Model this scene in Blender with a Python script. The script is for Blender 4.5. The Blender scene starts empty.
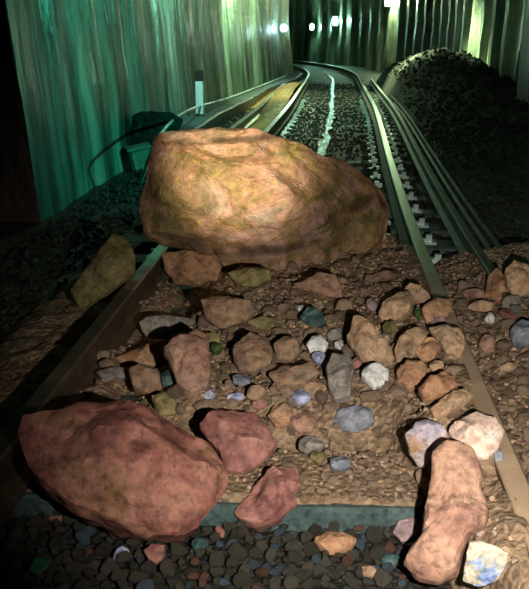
import bpy, bmesh, math, random
from mathutils import Vector, Matrix, noise

S = bpy.context.scene
COL = S.collection
rnd = random.Random(7)

# ------------------------------------------------------------------ camera
F, CX, CY = 900.0, 264.5, 294.5
VPX, HOR = 334.0, 35.0
CAMZ = 1.36
th = math.atan((CY - HOR) / F)
ps = math.atan((VPX - CX) * math.cos(th) / F)
FW = Vector((-math.sin(ps) * math.cos(th), math.cos(ps) * math.cos(th), -math.sin(th)))
RT = Vector((math.cos(ps), math.sin(ps), 0))
UP = RT.cross(FW)
CAM = Vector((0, 0, CAMZ))
cd = bpy.data.cameras.new('camera')
cam = bpy.data.objects.new('camera', cd)
COL.objects.link(cam)
cd.sensor_fit = 'VERTICAL'
cd.sensor_height = 24.0
cd.lens = F / 589.0 * 24.0
cd.clip_start = 0.05
cam.matrix_world = Matrix(((RT.x, UP.x, -FW.x, 0), (RT.y, UP.y, -FW.y, 0), (RT.z, UP.z, -FW.z, CAMZ), (0, 0, 0, 1)))
S.camera = cam


def ray(px, py):
    return FW + RT * ((px - CX) / F) + UP * ((CY - py) / F)


def P(px, py, z=0.0):
    r = ray(px, py)
    return CAM + r * ((z - CAMZ) / r.z)


def sst(a, b, v):
    t = max(0.0, min(1.0, (v - a) / (b - a)))
    return t * t * (3 - 2 * t)


def nz(x, y, z=0.0, o=3):
    return noise.fractal(Vector((x, y, z)), 0.6, 2.0, o, noise_basis='PERLIN_ORIGINAL')


# ------------------------------------------------------------------ materials
def nodes_of(name):
    m = bpy.data.materials.new(name)
    m.use_nodes = True
    nt = m.node_tree
    return m, nt, nt.nodes['Principled BSDF']


def ramp(nt, fac, cols, lo=0.3, hi=0.7):
    r = nt.nodes.new('ShaderNodeValToRGB')
    el = r.color_ramp.elements
    n = len(cols)
    el[0].position = lo
    el[1].position = hi
    el[0].color = (*cols[0], 1)
    el[1].color = (*cols[-1], 1)
    for i in range(1, n - 1):
        e = el.new(lo + (hi - lo) * i / (n - 1))
        e.color = (*cols[i], 1)
    nt.links.new(fac, r.inputs[0])
    return r.outputs[0]


def tex(nt, kind, vec, scale, **kw):
    t = nt.nodes.new('ShaderNodeTex' + kind)
    t.inputs['Scale'].default_value = scale
    for k, v in kw.items():
        t.inputs[k].default_value = v
    nt.links.new(vec, t.inputs['Vector'])
    return t


def mth(nt, op, a, b=None, clamp=False):
    m = nt.nodes.new('ShaderNodeMath')
    m.operation = op
    m.use_clamp = clamp
    for i, v in enumerate((a, b)):
        if v is None:
            continue
        if isinstance(v, (int, float)):
            m.inputs[i].default_value = v
        else:
            nt.links.new(v, m.inputs[i])
    return m.outputs[0]


def mixc(nt, fac, a, b, mode='MIX'):
    m = nt.nodes.new('ShaderNodeMix')
    m.data_type = 'RGBA'
    m.blend_type = mode
    for s, v in ((m.inputs[0], fac), (m.inputs[6], a), (m.inputs[7], b)):
        if isinstance(v, (int, float)):
            s.default_value = v
        elif isinstance(v, tuple):
            s.default_value = (*v, 1)
        else:
            nt.links.new(v, s)
    return m.outputs[2]


def mapping(nt, vec, scale=(1, 1, 1), loc=(0, 0, 0), rot=(0, 0, 0)):
    m = nt.nodes.new('ShaderNodeMapping')
    m.inputs['Scale'].default_value = scale
    m.inputs['Location'].default_value = loc
    m.inputs['Rotation'].default_value = rot
    nt.links.new(vec, m.inputs[0])
    return m.outputs[0]


def objco(nt, jitter=False):
    tc = nt.nodes.new('ShaderNodeTexCoord')
    if not jitter:
        return tc.outputs['Object'], None
    oi = nt.nodes.new('ShaderNodeObjectInfo')
    va = nt.nodes.new('ShaderNodeVectorMath')
    va.operation = 'ADD'
    cm = nt.nodes.new('ShaderNodeCombineXYZ')
    k = mth(nt, 'MULTIPLY', oi.outputs['Random'], 37.0)
    for i in range(3):
        nt.links.new(k, cm.inputs[i])
    nt.links.new(tc.outputs['Object'], va.inputs[0])
    nt.links.new(cm.outputs[0], va.inputs[1])
    return va.outputs[0], oi.outputs['Random']


def rockmat(name, cols, scale=6.0, rough=0.66, bump=0.8, bscale=32.0, speck=0.4, bd=0.009, spec=0.35, vary=0.0, lo=0.32, hi=0.68):
    m, nt, b = nodes_of(name)
    co, rn = objco(nt, True)
    n1 = tex(nt, 'Noise', co, scale, Detail=5.0, Roughness=0.6, Distortion=0.6)
    c = ramp(nt, n1.outputs[0], cols, lo, hi)
    n2 = tex(nt, 'Noise', co, bscale, Detail=6.0, Roughness=0.7)
    g = ramp(nt, n2.outputs[0], [(1 - speck * 1.6,) * 3, (1.0,) * 3, (1 + speck,) * 3], 0.3, 0.72)
    c = mixc(nt, 1.0, c, g, 'MULTIPLY')
    if vary:
        v = ramp(nt, rn, [(1 - vary,) * 3, (1 + vary, 1 + vary * .9, 1 + vary * .8)], 0, 1)
        c = mixc(nt, 1.0, c, v, 'MULTIPLY')
    nt.links.new(c, b.inputs['Base Color'])
    r = mth(nt, 'MULTIPLY_ADD', n2.outputs[0], 0.35)
    nt.nodes[-1].inputs[2].default_value = rough - 0.17
    nt.links.new(r, b.inputs['Roughness'])
    b.inputs['Specular IOR Level'].default_value = spec
    n3 = tex(nt, 'Noise', co, bscale * 2.2, Detail=8.0, Roughness=0.75)
    hgt = mth(nt, 'ADD', mth(nt, 'MULTIPLY', n2.outputs[0], 1.4), mth(nt, 'MULTIPLY', n3.outputs[0], 0.6))
    bp = nt.nodes.new('ShaderNodeBump')
    bp.inputs['Strength'].default_value = bump
    bp.inputs['Distance'].default_value = bd
    nt.links.new(hgt, bp.inputs['Height'])
    nt.links.new(bp.outputs[0], b.inputs['Normal'])
    return m


def plain(name, col, rough=0.5, metal=0.0, emit=None, es=0.0, spec=0.5, var=0.3, scale=20):
    m, nt, b = nodes_of(name)
    co, _ = objco(nt)
    n = tex(nt, 'Noise', co, scale, Detail=4.0)
    c = ramp(nt, n.outputs[0], [tuple(v * (1 - var) for v in col), tuple(min(1, v * (1 + var)) for v in col)])
    nt.links.new(c, b.inputs['Base Color'])
    b.inputs['Roughness'].default_value = rough
    b.inputs['Metallic'].default_value = metal
    b.inputs['Specular IOR Level'].default_value = spec
    if emit:
        b.inputs['Emission Color'].default_value = (*emit, 1)
        b.inputs['Emission Strength'].default_value = es
    return m


M = {
    'boulder': None,
    'red': rockmat('rock_red', [(.14, .055, .045), (.25, .10, .08), (.33, .16, .12), (.22, .12, .06)], 7, bump=.6),
    'redpink': rockmat('rock_redpink', [(.18, .07, .065), (.28, .125, .11), (.36, .20, .16)], 9, bump=.5),
    'orange': rockmat('rock_orange', [(.24, .13, .08), (.38, .21, .12), (.47, .29, .17), (.33, .22, .15)], 8),
    'tan': rockmat('rock_tan', [(.26, .17, .11), (.42, .30, .20), (.52, .36, .22), (.40, .25, .17)], 9),
    'brown': rockmat('rock_brown', [(.13, .085, .055), (.25, .16, .11), (.34, .22, .14), (.22, .18, .13)], 9),
    'pinktan': rockmat('rock_pinktan', [(.22, .13, .10), (.34, .19, .145), (.42, .27, .19), (.29, .165, .14)], 8),
    'grey': rockmat('rock_grey', [(.13, .13, .12), (.25, .23, .21), (.36, .33, .29)], 10),
    'bluegrey': rockmat('rock_bluegrey', [(.12, .14, .17), (.22, .25, .31), (.34, .36, .42)], 12),
    'blue': rockmat('rock_blue', [(.16, .20, .36), (.36, .42, .66), (.70, .74, .86)], 22, rough=.4),
    'teal': rockmat('rock_teal', [(.015, .04, .04), (.045, .11, .11), (.17, .28, .27)], 18, rough=.35),
    'white': rockmat('rock_white', [(.45, .50, .50), (.70, .75, .74), (.85, .88, .88)], 15, rough=.4),
    'palepink': rockmat('rock_palepink', [(.50, .50, .46), (.68, .50, .42), (.80, .62, .52), (.58, .60, .60)], 10),
    'olive': rockmat('rock_olive', [(.11, .10, .04), (.24, .21, .09), (.36, .29, .13)], 10),
    'dark': rockmat('rock_dark', [(.012, .015, .012), (.03, .035, .03), (.05, .05, .04)], 14, rough=.8, spec=.15),
    'mauve': rockmat('rock_mauve', [(.20, .14, .16), (.33, .24, .26), (.42, .32, .34)], 14),
    'creamblue': rockmat('rock_creamblue', [(.10, .16, .36), (.18, .27, .48), (.40, .38, .30), (.46, .44, .36)], 11, lo=.36, hi=.56),
    'twotone': rockmat('rock_twotone', [(.34, .32, .40), (.42, .38, .44), (.34, .22, .12), (.42, .28, .15)], 6, lo=.42, hi=.56),
    'moss': rockmat('rock_moss', [(.02, .045, .01), (.045, .09, .02), (.09, .15, .035)], 30),
    'frag': rockmat('rock_fragment', [(.17, .11, .07), (.36, .24, .15), (.28, .25, .22), (.50, .35, .23), (.32, .17, .12)], 7, vary=.45),
    'ballast': rockmat('ballast', [(.02, .027, .021), (.05, .058, .046), (.08, .07, .055), (.07, .08, .08)], 12, rough=.42, spec=.5, vary=.45),
    'ballastblue': rockmat('ballast_blue', [(.04, .07, .09), (.09, .13, .18)], 16, rough=.4, vary=.3),
    'ballastred': rockmat('ballast_red', [(.09, .05, .035), (.16, .09, .065)], 16, rough=.5, vary=.3),
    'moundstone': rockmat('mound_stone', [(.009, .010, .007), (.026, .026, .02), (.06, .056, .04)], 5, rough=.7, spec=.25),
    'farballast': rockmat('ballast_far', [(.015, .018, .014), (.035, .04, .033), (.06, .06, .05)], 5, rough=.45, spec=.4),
}


def boulder_mat():
    m, nt, b = nodes_of('boulder_stone')
    co, _ = objco(nt)
    co2 = mapping(nt, co, (1, 1, 1.5), (0, 0, 0), (0, .25, .2))
    n1 = tex(nt, 'Noise', co2, 2.6, Detail=6.0, Roughness=.6, Distortion=1.0)
    c = ramp(nt, n1.outputs[0], [(.10, .09, .035), (.24, .18, .07), (.36, .22, .12), (.46, .28, .21), (.38, .31, .23), (.28, .22, .10)], .30, .70)
    n2 = tex(nt, 'Noise', co2, 7.5, Detail=5.0, Roughness=.6, Distortion=1.5)
    y = ramp(nt, n2.outputs[0], [(0, 0, 0), (1, 1, 1)], .56, .66)
    c = mixc(nt, mth(nt, 'MULTIPLY', y, .5), c, (.48, .36, .09))
    n4 = tex(nt, 'Noise', mapping(nt, co2, (1, 1, 1), (4, 2, 1)), 3.4, Detail=5.0, Roughness=.65, Distortion=1.0)
    y2 = ramp(nt, n4.outputs[0], [(0, 0, 0), (1, 1, 1)], .54, .64)
    c = mixc(nt, mth(nt, 'MULTIPLY', y2, .65), c, (.11, .11, .04))
    n3 = tex(nt, 'Noise', co, 28, Detail=8.0, Roughness=.7)
    g = ramp(nt, n3.outputs[0], [(.55,) * 3, (1.0,) * 3, (1.3,) * 3], .3, .72)
    c = mixc(nt, 1.0, c, g, 'MULTIPLY')
    # layered bedding cracks
    wv = nt.nodes.new('ShaderNodeTexWave')
    wv.wave_type = 'BANDS'
    wv.bands_direction = 'Z'
    wv.inputs['Scale'].default_value = .62
    wv.inputs['Distortion'].default_value = 5.0
    wv.inputs['Detail'].default_value = 4.0
    wv.inputs['Detail Scale'].default_value = 1.2
    nt.links.new(mapping(nt, co, (.35, .35, 1), (0, 0, .15), (0, .18, 0)), wv.inputs['Vector'])
    cr = ramp(nt, wv.outputs[1], [(0, 0, 0), (1, 1, 1)], .0, .04)
    brn = tex(nt, 'Noise', co, 3.1, Detail=2.0)
    brk = ramp(nt, brn.outputs[0], [(0, 0, 0), (1, 1, 1)], .46, .54)
    c_dark = mixc(nt, .75, c, (.04, .025, .012))
    c = mixc(nt, mth(nt, 'MAXIMUM', cr, brk), c_dark, c)
    nt.links.new(c, b.inputs['Base Color'])
    b.inputs['Roughness'].default_value = .55
    h = mth(nt, 'ADD', mth(nt, 'MULTIPLY', n3.outputs[0], .5), mth(nt, 'MULTIPLY', n2.outputs[0], 1.0))
    h = mth(nt, 'ADD', h, mth(nt, 'MULTIPLY', cr, .4))
    bp = nt.nodes.new('ShaderNodeBump')
    bp.inputs['Strength'].default_value = .75
    bp.inputs['Distance'].default_value = .03
    nt.links.new(h, bp.inputs['Height'])
    nt.links.new(bp.outputs[0], b.inputs['Normal'])
    return m


M['boulder'] = boulder_mat()


def wall_mat(name, cols, white, zlo, zhi, bands, bump=.4, rough=.45):
    """wet stained concrete: streaks running down, paler patches towards the top"""
    m, nt, b = nodes_of(name)
    co, _ = objco(nt)
    sep = nt.nodes.new('ShaderNodeSeparateXYZ')
    nt.links.new(co, sep.inputs[0])
    st = tex(nt, 'Noise', mapping(nt, co, (bands, bands, .22)), 1.0, Detail=4.0, Roughness=.6, Distortion=.3)
    c = ramp(nt, st.outputs[0], cols, .38, .60)
    bl = tex(nt, 'Noise', mapping(nt, co, (1, 1, .7)), 1.1, Detail=5.0, Roughness=.6)
    g = ramp(nt, bl.outputs[0], [(.55,) * 3, (1.15,) * 3], .35, .65)
    c = mixc(nt, 1.0, c, g, 'MULTIPLY')
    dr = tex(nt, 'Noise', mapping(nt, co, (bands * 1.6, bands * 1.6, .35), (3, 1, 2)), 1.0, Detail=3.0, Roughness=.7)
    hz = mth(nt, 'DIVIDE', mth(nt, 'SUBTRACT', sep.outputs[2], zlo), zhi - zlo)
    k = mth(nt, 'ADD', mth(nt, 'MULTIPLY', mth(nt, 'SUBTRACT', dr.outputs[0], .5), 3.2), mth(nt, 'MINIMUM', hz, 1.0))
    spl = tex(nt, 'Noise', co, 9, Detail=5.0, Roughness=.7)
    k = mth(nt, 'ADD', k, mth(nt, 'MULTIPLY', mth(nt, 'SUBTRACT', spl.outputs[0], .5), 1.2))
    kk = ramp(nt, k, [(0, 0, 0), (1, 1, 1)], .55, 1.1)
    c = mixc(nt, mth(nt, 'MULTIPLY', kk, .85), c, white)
    nt.links.new(c, b.inputs['Base Color'])
    nt.links.new(ramp(nt, dr.outputs[0], [(rough * .6,) * 3, (rough * 1.6,) * 3]), b.inputs['Roughness'])
    f = tex(nt, 'Noise', mapping(nt, co, (5, 5, 2)), 2.0, Detail=8.0, Roughness=.65)
    bp = nt.nodes.new('ShaderNodeBump')
    bp.inputs['Strength'].default_value = bump
    bp.inputs['Distance'].default_value = .05
    nt.links.new(mth(nt, 'ADD', f.outputs[0], mth(nt, 'MULTIPLY', st.outputs[0], 1.5)), bp.inputs['Height'])
    nt.links.new(bp.outputs[0], b.inputs['Normal'])
    return m


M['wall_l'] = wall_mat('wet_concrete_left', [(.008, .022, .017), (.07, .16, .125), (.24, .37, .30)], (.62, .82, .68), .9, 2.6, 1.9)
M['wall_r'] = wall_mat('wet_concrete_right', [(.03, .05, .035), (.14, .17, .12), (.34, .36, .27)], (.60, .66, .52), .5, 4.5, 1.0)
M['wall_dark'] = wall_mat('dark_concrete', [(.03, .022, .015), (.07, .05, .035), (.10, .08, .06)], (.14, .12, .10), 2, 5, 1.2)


def soil_mat(name, cols, scale, rough, bd, spec=.4):
    m, nt, b = nodes_of(name)
    co, _ = objco(nt)
    n1 = tex(nt, 'Noise', co, scale, Detail=7.0, Roughness=.65)
    c = ramp(nt, n1.outputs[0], cols, .32, .68)
    n2 = tex(nt, 'Noise', co, 55, Detail=6.0, Roughness=.75)
    v = tex(nt, 'Voronoi', co, 42)
    g = ramp(nt, n2.outputs[0], [(.45,) * 3, (1.0,) * 3, (1.5,) * 3], .3, .7)
    c = mixc(nt, 1.0, c, g, 'MULTIPLY')
    c = mixc(nt, .5, c, ramp(nt, v.outputs['Color'], [tuple(x * .6 for x in cols[0]), tuple(x * 1.25 for x in cols[-1])], .2, .8))
    nt.links.new(c, b.inputs['Base Color'])
    b.inputs['Roughness'].default_value = rough
    b.inputs['Specular IOR Level'].default_value = spec
    h = mth(nt, 'ADD', mth(nt, 'MULTIPLY', n2.outputs[0], 1.0), mth(nt, 'MULTIPLY', v.outputs['Distance'], 1.2))
    bp = nt.nodes.new('ShaderNodeBump')
    bp.inputs['Strength'].default_value = .9
    bp.inputs['Distance'].default_value = bd
    nt.links.new(h, bp.inputs['Height'])
    nt.links.new(bp.outputs[0], b.inputs['Normal'])
    return m


M['soil'] = soil_mat('brown_soil', [(.17, .115, .075), (.31, .215, .14), (.44, .33, .21)], 9, .7, .014)
M['floor'] = soil_mat('wet_track_bed', [(.008, .009, .007), (.018, .019, .015), (.03, .028, .02)], 3, .5, .02, .6)
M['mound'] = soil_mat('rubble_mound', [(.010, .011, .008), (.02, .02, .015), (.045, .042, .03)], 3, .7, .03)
M['yellow'] = soil_mat('orange_lit_sand', [(.34, .14, .02), (.60, .30, .05), (.72, .42, .10)], 3, .5, .03)  # the orange light on the far sand is part of this colour
M['concrete'] = rockmat('sleeper_concrete', [(.03, .055, .055), (.05, .09, .09), (.08, .13, .13)], 5, rough=.5, bump=.4, bd=.004, bscale=40)


def rail_mat():
    m, nt, b = nodes_of('rail_steel')
    co, _ = objco(nt)
    sep = nt.nodes.new('ShaderNodeSeparateXYZ')
    nt.links.new(co, sep.inputs[0])
    n = tex(nt, 'Noise', co, 8, Detail=6.0, Roughness=.7)
    # worn running surface on top of the head, rust on the flanks, spilled soil smeared over it near the rockfall
    top = ramp(nt, sep.outputs[2], [(0, 0, 0), (1, 1, 1)], .160, .166)
    yv = mth(nt, 'ADD', sep.outputs[1], mth(nt, 'MULTIPLY', n.outputs[0], 1.0))
    clean = ramp(nt, mth(nt, 'DIVIDE', yv, 10.0), [(0, 0, 0), (1, 1, 1)], .46, .52)
    tp = mth(nt, 'MULTIPLY', top, clean)
    rust = ramp(nt, n.outputs[0], [(.03, .025, .018), (.07, .05, .032), (.13, .095, .06)])
    dust = ramp(nt, n.outputs[0], [(.38, .27, .18), (.58, .45, .31)])
    right_side = ramp(nt, sep.outputs[0], [(0, 0, 0), (1, 1, 1)], .0, .1)
    side = mixc(nt, mth(nt, 'MULTIPLY', mth(nt, 'MULTIPLY', top, right_side), mth(nt, 'SUBTRACT', 1.0, clean)), rust, dust)
    c = mixc(nt, tp, side, (.62, .64, .60))
    nt.links.new(c, b.inputs['Base Color'])
    nt.links.new(tp, b.inputs['Metallic'])
    nt.links.new(ramp(nt, tp, [(.6,) * 3, (.32,) * 3], 0, 1), b.inputs['Roughness'])
    bp = nt.nodes.new('ShaderNodeBump')
    bp.inputs['Strength'].default_value = .3
    bp.inputs['Distance'].default_value = .003
    n2 = tex(nt, 'Noise', co, 70, Detail=5)
    nt.links.new(n2.outputs[0], bp.inputs['Height'])
    nt.links.new(bp.outputs[0], b.inputs['Normal'])
    return m


M['rail'] = rail_mat()
M['oldrail'] = plain('dark_wood_rust', (.11, .075, .045), .6, 0, var=.5, scale=9)
M['spare'] = plain('spare_rail_steel', (.15, .17, .15), .42, .6, var=.35, scale=6)
M['clip'] = plain('clip_steel', (.60, .82, .76), .3, .25, var=.2)
M['cable'] = plain('cable_sheath', (.45, .55, .52), .35, 0)
M['post'] = plain('post_paint', (.72, .78, .95), .4, 0, var=.12)
M['black'] = plain('black_paint', (.02, .02, .02), .5, 0)
M['box'] = plain('box_metal', (.12, .24, .18), .4, .2)
M['boxedge'] = plain('box_edge', (.30, .42, .34), .4, .2)
M['housing'] = plain('lamp_housing', (.12, .14, .13), .4, .5)
M['lens_g'] = plain('lens_green', (.6, 1, .8), .3, 0, (.62, 1.0, .78), 25, var=0)
M['lens_b'] = plain('lens_white', (.7, .9, 1), .3, 0, (.66, .95, 1.0), 20, var=0)
M['leaf'] = plain('leaf_green', (.03, .16, .08), .5, 0)
M['blueface'] = plain('blue_face', (.20, .32, .62), .35, 0, var=.4, scale=40)
M['streak'] = plain('white_streak', (.60, .60, .52), .5, 0)


# ------------------------------------------------------------------ object helpers
def link(name, me, mat, parent=None):
    o = bpy.data.objects.new(name, me)
    COL.objects.link(o)
    if mat:
        me.materials.append(mat)
    if parent:
        o.parent = parent
    return o


def tag(o, label=None, cat=None, group=None, kind=None):
    if label:
        o['label'] = label
    if cat:
        o['category'] = cat
    if group:
        o['group'] = group
    if kind:
        o['kind'] = kind
    return o


def mesh(name, vs, fs, smooth=False):
    me = bpy.data.meshes.new(name)
    me.from_pydata([tuple(v) for v in vs], [], fs)
    me.update()
    if smooth:
        for p in me.polygons:
            p.use_smooth = True
    return me


def empty(name, loc):
    o = bpy.data.objects.new(name, None)
    COL.objects.link(o)
    o.location = loc
    return o


def boxm(x0, x1, y0, y1, z0, z1, bev=0.0):
    bm = bmesh.new()
    bmesh.ops.create_cube(bm, size=1)
    for v in bm.verts:
        v.co = Vector((x0 + (v.co.x + .5) * (x1 - x0), y0 + (v.co.y + .5) * (y1 - y0), z0 + (v.co.z + .5) * (z1 - z0)))
    if bev:
        bmesh.ops.bevel(bm, geom=bm.edges[:], offset=bev, segments=2, affect='EDGES')
    me = bpy.data.meshes.new('b')
    bm.to_mesh(me)
    bm.free()
    return me


def tube(name, pts, r, n=8, mat=None, parent=None):
    vs, fs = [], []
    for i, p in enumerate(pts):
        a = pts[max(0, i - 1)]
        b = pts[min(len(pts) - 1, i + 1)]
        t = (b - a).normalized()
        s = t.cross(Vector((0, 0, 1)))
        if s.length < 1e-3:
            s = Vector((1, 0, 0))
        s.normalize()
        u = s.cross(t)
        for k in range(n):
            an = 2 * math.pi * k / n
            vs.append(p + s * math.cos(an) * r + u * math.sin(an) * r)
    for i in range(len(pts) - 1):
        for k in range(n):
            fs.append((i * n + k, i * n + (k + 1) % n, (i + 1) * n + (k + 1) % n, (i + 1) * n + k))
    fs.append(tuple(range(n - 1, -1, -1)))
    fs.append(tuple((len(pts) - 1) * n + k for k in range(n)))
    me = mesh(name, vs, fs, True)
    return link(name, me, mat, parent)


_ico = {}


def ico(sub):
    if sub not in _ico:
        bm = bmesh.new()
        bmesh.ops.create_icosphere(bm, subdivisions=sub, radius=1)
        _ico[sub] = ([v.co.copy() for v in bm.verts], [tuple(v.index for v in f.verts) for f in bm.faces])
        bm.free()
    return _ico[sub]


# ------------------------------------------------------------------ track path
def lerp_tab(tab, y):
    if y <= tab[0][0]:
        return tab[0][1]
    for (a, va), (b, vb) in zip(tab, tab[1:]):
        if y <= b:
            t = (y - a) / (b - a)
            t = t * t * (3 - 2 * t)
            return va + (vb - va) * t
    return tab[-1][1]


CTAB = [(4.5, -.225), (18, -.01), (28, 0.0)]
R_ARC = 58.0
path = []
y = 0.6
while y < 28:
    path.append((Vector((lerp_tab(CTAB, y), y, 0)), 0.0))
    y += .35
k = 0
while True:
    a = k * .7 / R_ARC
    if a > .75:
        break
    path.append((Vector((-R_ARC * (1 - math.cos(a)), 28 + R_ARC * math.sin(a), 0)), a))
    k += 1


def off(i, o, z=0.0):
    p, a = path[i]
    return p + Vector((math.cos(a), math.sin(a), 0)) * o + Vector((0, 0, z))


def sweep(prof, o, y0=None, y1=None, closed=True):
    idx = [i for i, (p, a) in enumerate(path) if (y0 is None or p.y >= y0 or a > 0) and (y1 is None or p.y <= y1)]
    vs, fs = [], []
    n = len(prof)
    for i in idx:
        for (u, v) in prof:
            vs.append(off(i, o + u, v))
    for j in range(len(idx) - 1):
        for k in range(n if closed else n - 1):
            a, b = k, (k + 1) % n
            fs.append((j * n + a, (j + 1) * n + a, (j + 1) * n + b, j * n + b))
    if closed:
        fs.append(tuple(range(n)))
        fs.append(tuple((len(idx) - 1) * n + k for k in range(n - 1, -1, -1)))
    return vs, fs


RAILP = [(-.065, .012), (-.065, .024), (-.012, .042), (-.009, .125), (-.034, .137), (-.036, .162), (-.028, .171), (.028, .171), (.036, .162), (.034, .137), (.009, .125), (.012, .042), (.065, .024), (.065, .012)]
vs, fs = sweep(RAILP, .755)
RR = tag(link('rail', mesh('rail', vs, fs), M['rail']), 'long shiny running rail passing right of the boulder, near end smeared with soil', 'rail')
vs, fs = sweep(RAILP, -.755)
RL = tag(link('rail', mesh('rail', vs, fs), M['rail']), 'running rail passing behind the boulder and emerging dark and dirty at its left', 'rail')
vs, fs = sweep([(u * .75, v * .85) for u, v in RAILP], 1.10, 3.9, 27)
tag(link('guard_rail', mesh('guard_rail', vs, fs), M['spare']), 'bright extra rail on the sleeper ends, just right of the running rail', 'rail')
vs, fs = sweep([(u * .45, v * .6 + .005) for u, v in RAILP], 1.27, 3.9, 22)
tag(link('guard_rail', mesh('guard_rail', vs, fs), M['spare']), 'thin dull rail outermost on the side of the dark rubble mound', 'rail')
vs, fs = sweep([(u * .9, v * .9) for u, v in RAILP], -1.27, 8.5, 27)
tag(link('guard_rail', mesh('guard_rail', vs, fs), M['spare']), 'dull extra rail between the running rail and the green stained wall', 'rail')


# ------------------------------------------------------------------ ground
def floor_h(x, y):
    h = -.075 + .018 * nz(x * 2.2, y * 2.2, 1.0)
    h += .006 * nz(x * 14, y * 14, 2)
    h += .06 * sst(-1.35, -1.9, x) * (1 - sst(24, 30, y))
    h += .04 * sst(6, 9, y) * sst(-1.7, -1.4, x) * sst(1.7, 1.4, x)
    return h


def soil_d(x, y):
    """height of the spilled soil above z = 0 (negative: none)"""
    ys = 2.72 - 1.25 * sst(.20, .52, x) + .05 * nz(x * 5, 3, 4)
    a = sst(ys - .10, ys + .32, y) * (1 - sst(5.2, 6.4, y))
    b = sst(-1.02, -.45, x) * (1 - sst(1.15, 1.9, x))
    h = .10 + .03 * sst(3.2, 4.2, y) + .05 * nz(x * 4, y * 4, 7) + .009 * nz(x * 14, y * 14, 9)
    h += .062 * sst(.1, .42, x) - .03 * sst(.56, .66, x)
    h += .02 * sst(-.1, -.5, x) * sst(3.5, 3, y)
    if x > .40:
        h = min(h, .150 + .035 * sst(3.9, 3.3, y) * sst(.54, .50, x) + 2.0 * max(0, x - .80))
        if x > .55:
            h = min(h, .025 + .30 * max(0, x - .64) + .03 * nz(x * 9, y * 9, 3))
    h = -.12 + (h + .12) * min(a, 1) * b
    # thin skin of soil on the top of the first sleeper
    t = sst(2.435, 2.455, y + .012 * nz(x * 9, 1, 2)) * sst(2.9, 2.75, y) * sst(-1.2, -1.0, x) * sst(.55, .45, x)
    lft = sst(-1.75, -1.4, x) * sst(-.6, -.9, x) * sst(2.3, 2.9, y) * (1 - sst(4.6, 5.6, y))
    h = max(h, -.12 + (.14 + .04 * nz(x * 3, y * 3, 5) + .012 * nz(x * 14, y * 14, 8)) * lft)
    return max(h, -.12 + (.132 + .003 * nz(x * 20, y * 20, 2)) * t)


def mound_d(x, y):
    ridge = lerp_tab([(8, .02), (12, .34), (17, .62), (20.5, 1.0), (24, .8), (32, .25), (38, -.1)], y)
    cxr = lerp_tab([(8, 2.9), (17, 2.75), (20.5, 2.25), (30, 2.2)], y)
    w = 1.25
    d = (x - cxr) / (w if x < cxr else 2.2)
    h = (ridge + .15) * math.exp(-d * d * 1.1) - .15
    h += .10 * nz(x * 1.6, y * 1.6, 11) * sst(.0, .3, h) + .03 * nz(x * 6, y * 6, 5)
    return -.15 + (h + .15) * sst(1.0, 1.5, x)


def ground(x, y):
    return max(floor_h(x, y), soil_d(x, y), mound_d(x, y) if 6 < y < 40 else -1)


def grid(name, xs, ys, fn, mat, cull=None):
    vs, fs = [], []
    for yy in ys:
        for xx in xs:
            vs.append((xx, yy, fn(xx, yy)))
    n = len(xs)
    for j in range(len(ys) - 1):
        for i in range(n - 1):
            q = (j * n + i, j * n + i + 1, (j + 1) * n + i + 1, (j + 1) * n + i)
            if cull and all(cull(*vs[k]) for k in q):
                continue
            fs.append(q)
    me = mesh(name, vs, fs, True)
    bm = bmesh.new()
    bm.from_mesh(me)
    bmesh.ops.delete(bm, geom=[v for v in bm.verts if not v.link_faces], context='VERTS')
    bm.to_mesh(me)
    bm.free()
    return link(name, me, mat)


def frange(a, b, s):
    out = []
    while a < b:
        out.append(a)
        a += s
    return out


xs = frange(-3.2, 3.4, .05)
ys = frange(.2, 9, .05) + frange(9, 30, .2) + frange(30, 75, 1.0)
xs2 = frange(-28, -3.2, 1.0) + xs + frange(3.4, 6, .5)
tag(grid('floor', xs2, ys, floor_h, M['floor']), kind='structure')
so = grid('soil', frange(-2.25, -1.3, .03) + frange(-1.3, 2.1, .016), frange(1.3, 3.0, .012) + frange(3.0, 6.7, .02), soil_d, M['soil'], lambda x, y, z: z < floor_h(x, y) - .03)
tag(so, 'brown sandy soil spilled over the sleepers between and beside the rails', 'soil', kind='stuff')
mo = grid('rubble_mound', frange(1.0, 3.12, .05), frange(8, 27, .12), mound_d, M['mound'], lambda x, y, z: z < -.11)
tag(mo, 'dark mound of fine rubble heaped along the wall beyond the rails, crest catching light', 'rubble', kind='stuff')
# sandy ballast between left outer rail and wall, orange light put into its colour


def ysand(x, y):
    cxr = -1.02
    d = (x - cxr) / .5
    e = (y - 21) / 6.5
    return -.1 + .33 * math.exp(-d * d - e * e) + .03 * nz(x * 5, y * 3, 3)


ys_o = grid('sand', frange(-1.9, -.8, .05), frange(13, 29, .12), ysand, M['yellow'], lambda x, y, z: z < -.085)
tag(ys_o, 'sandy ballast banked beside the far rails, orange light painted into its colour', 'sand', kind='stuff')

# ------------------------------------------------------------------ walls
LW = [(6.55, -2.2), (14, -2.17), (20, -1.95), (28, -1.42), (31, -1.40)]


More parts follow.
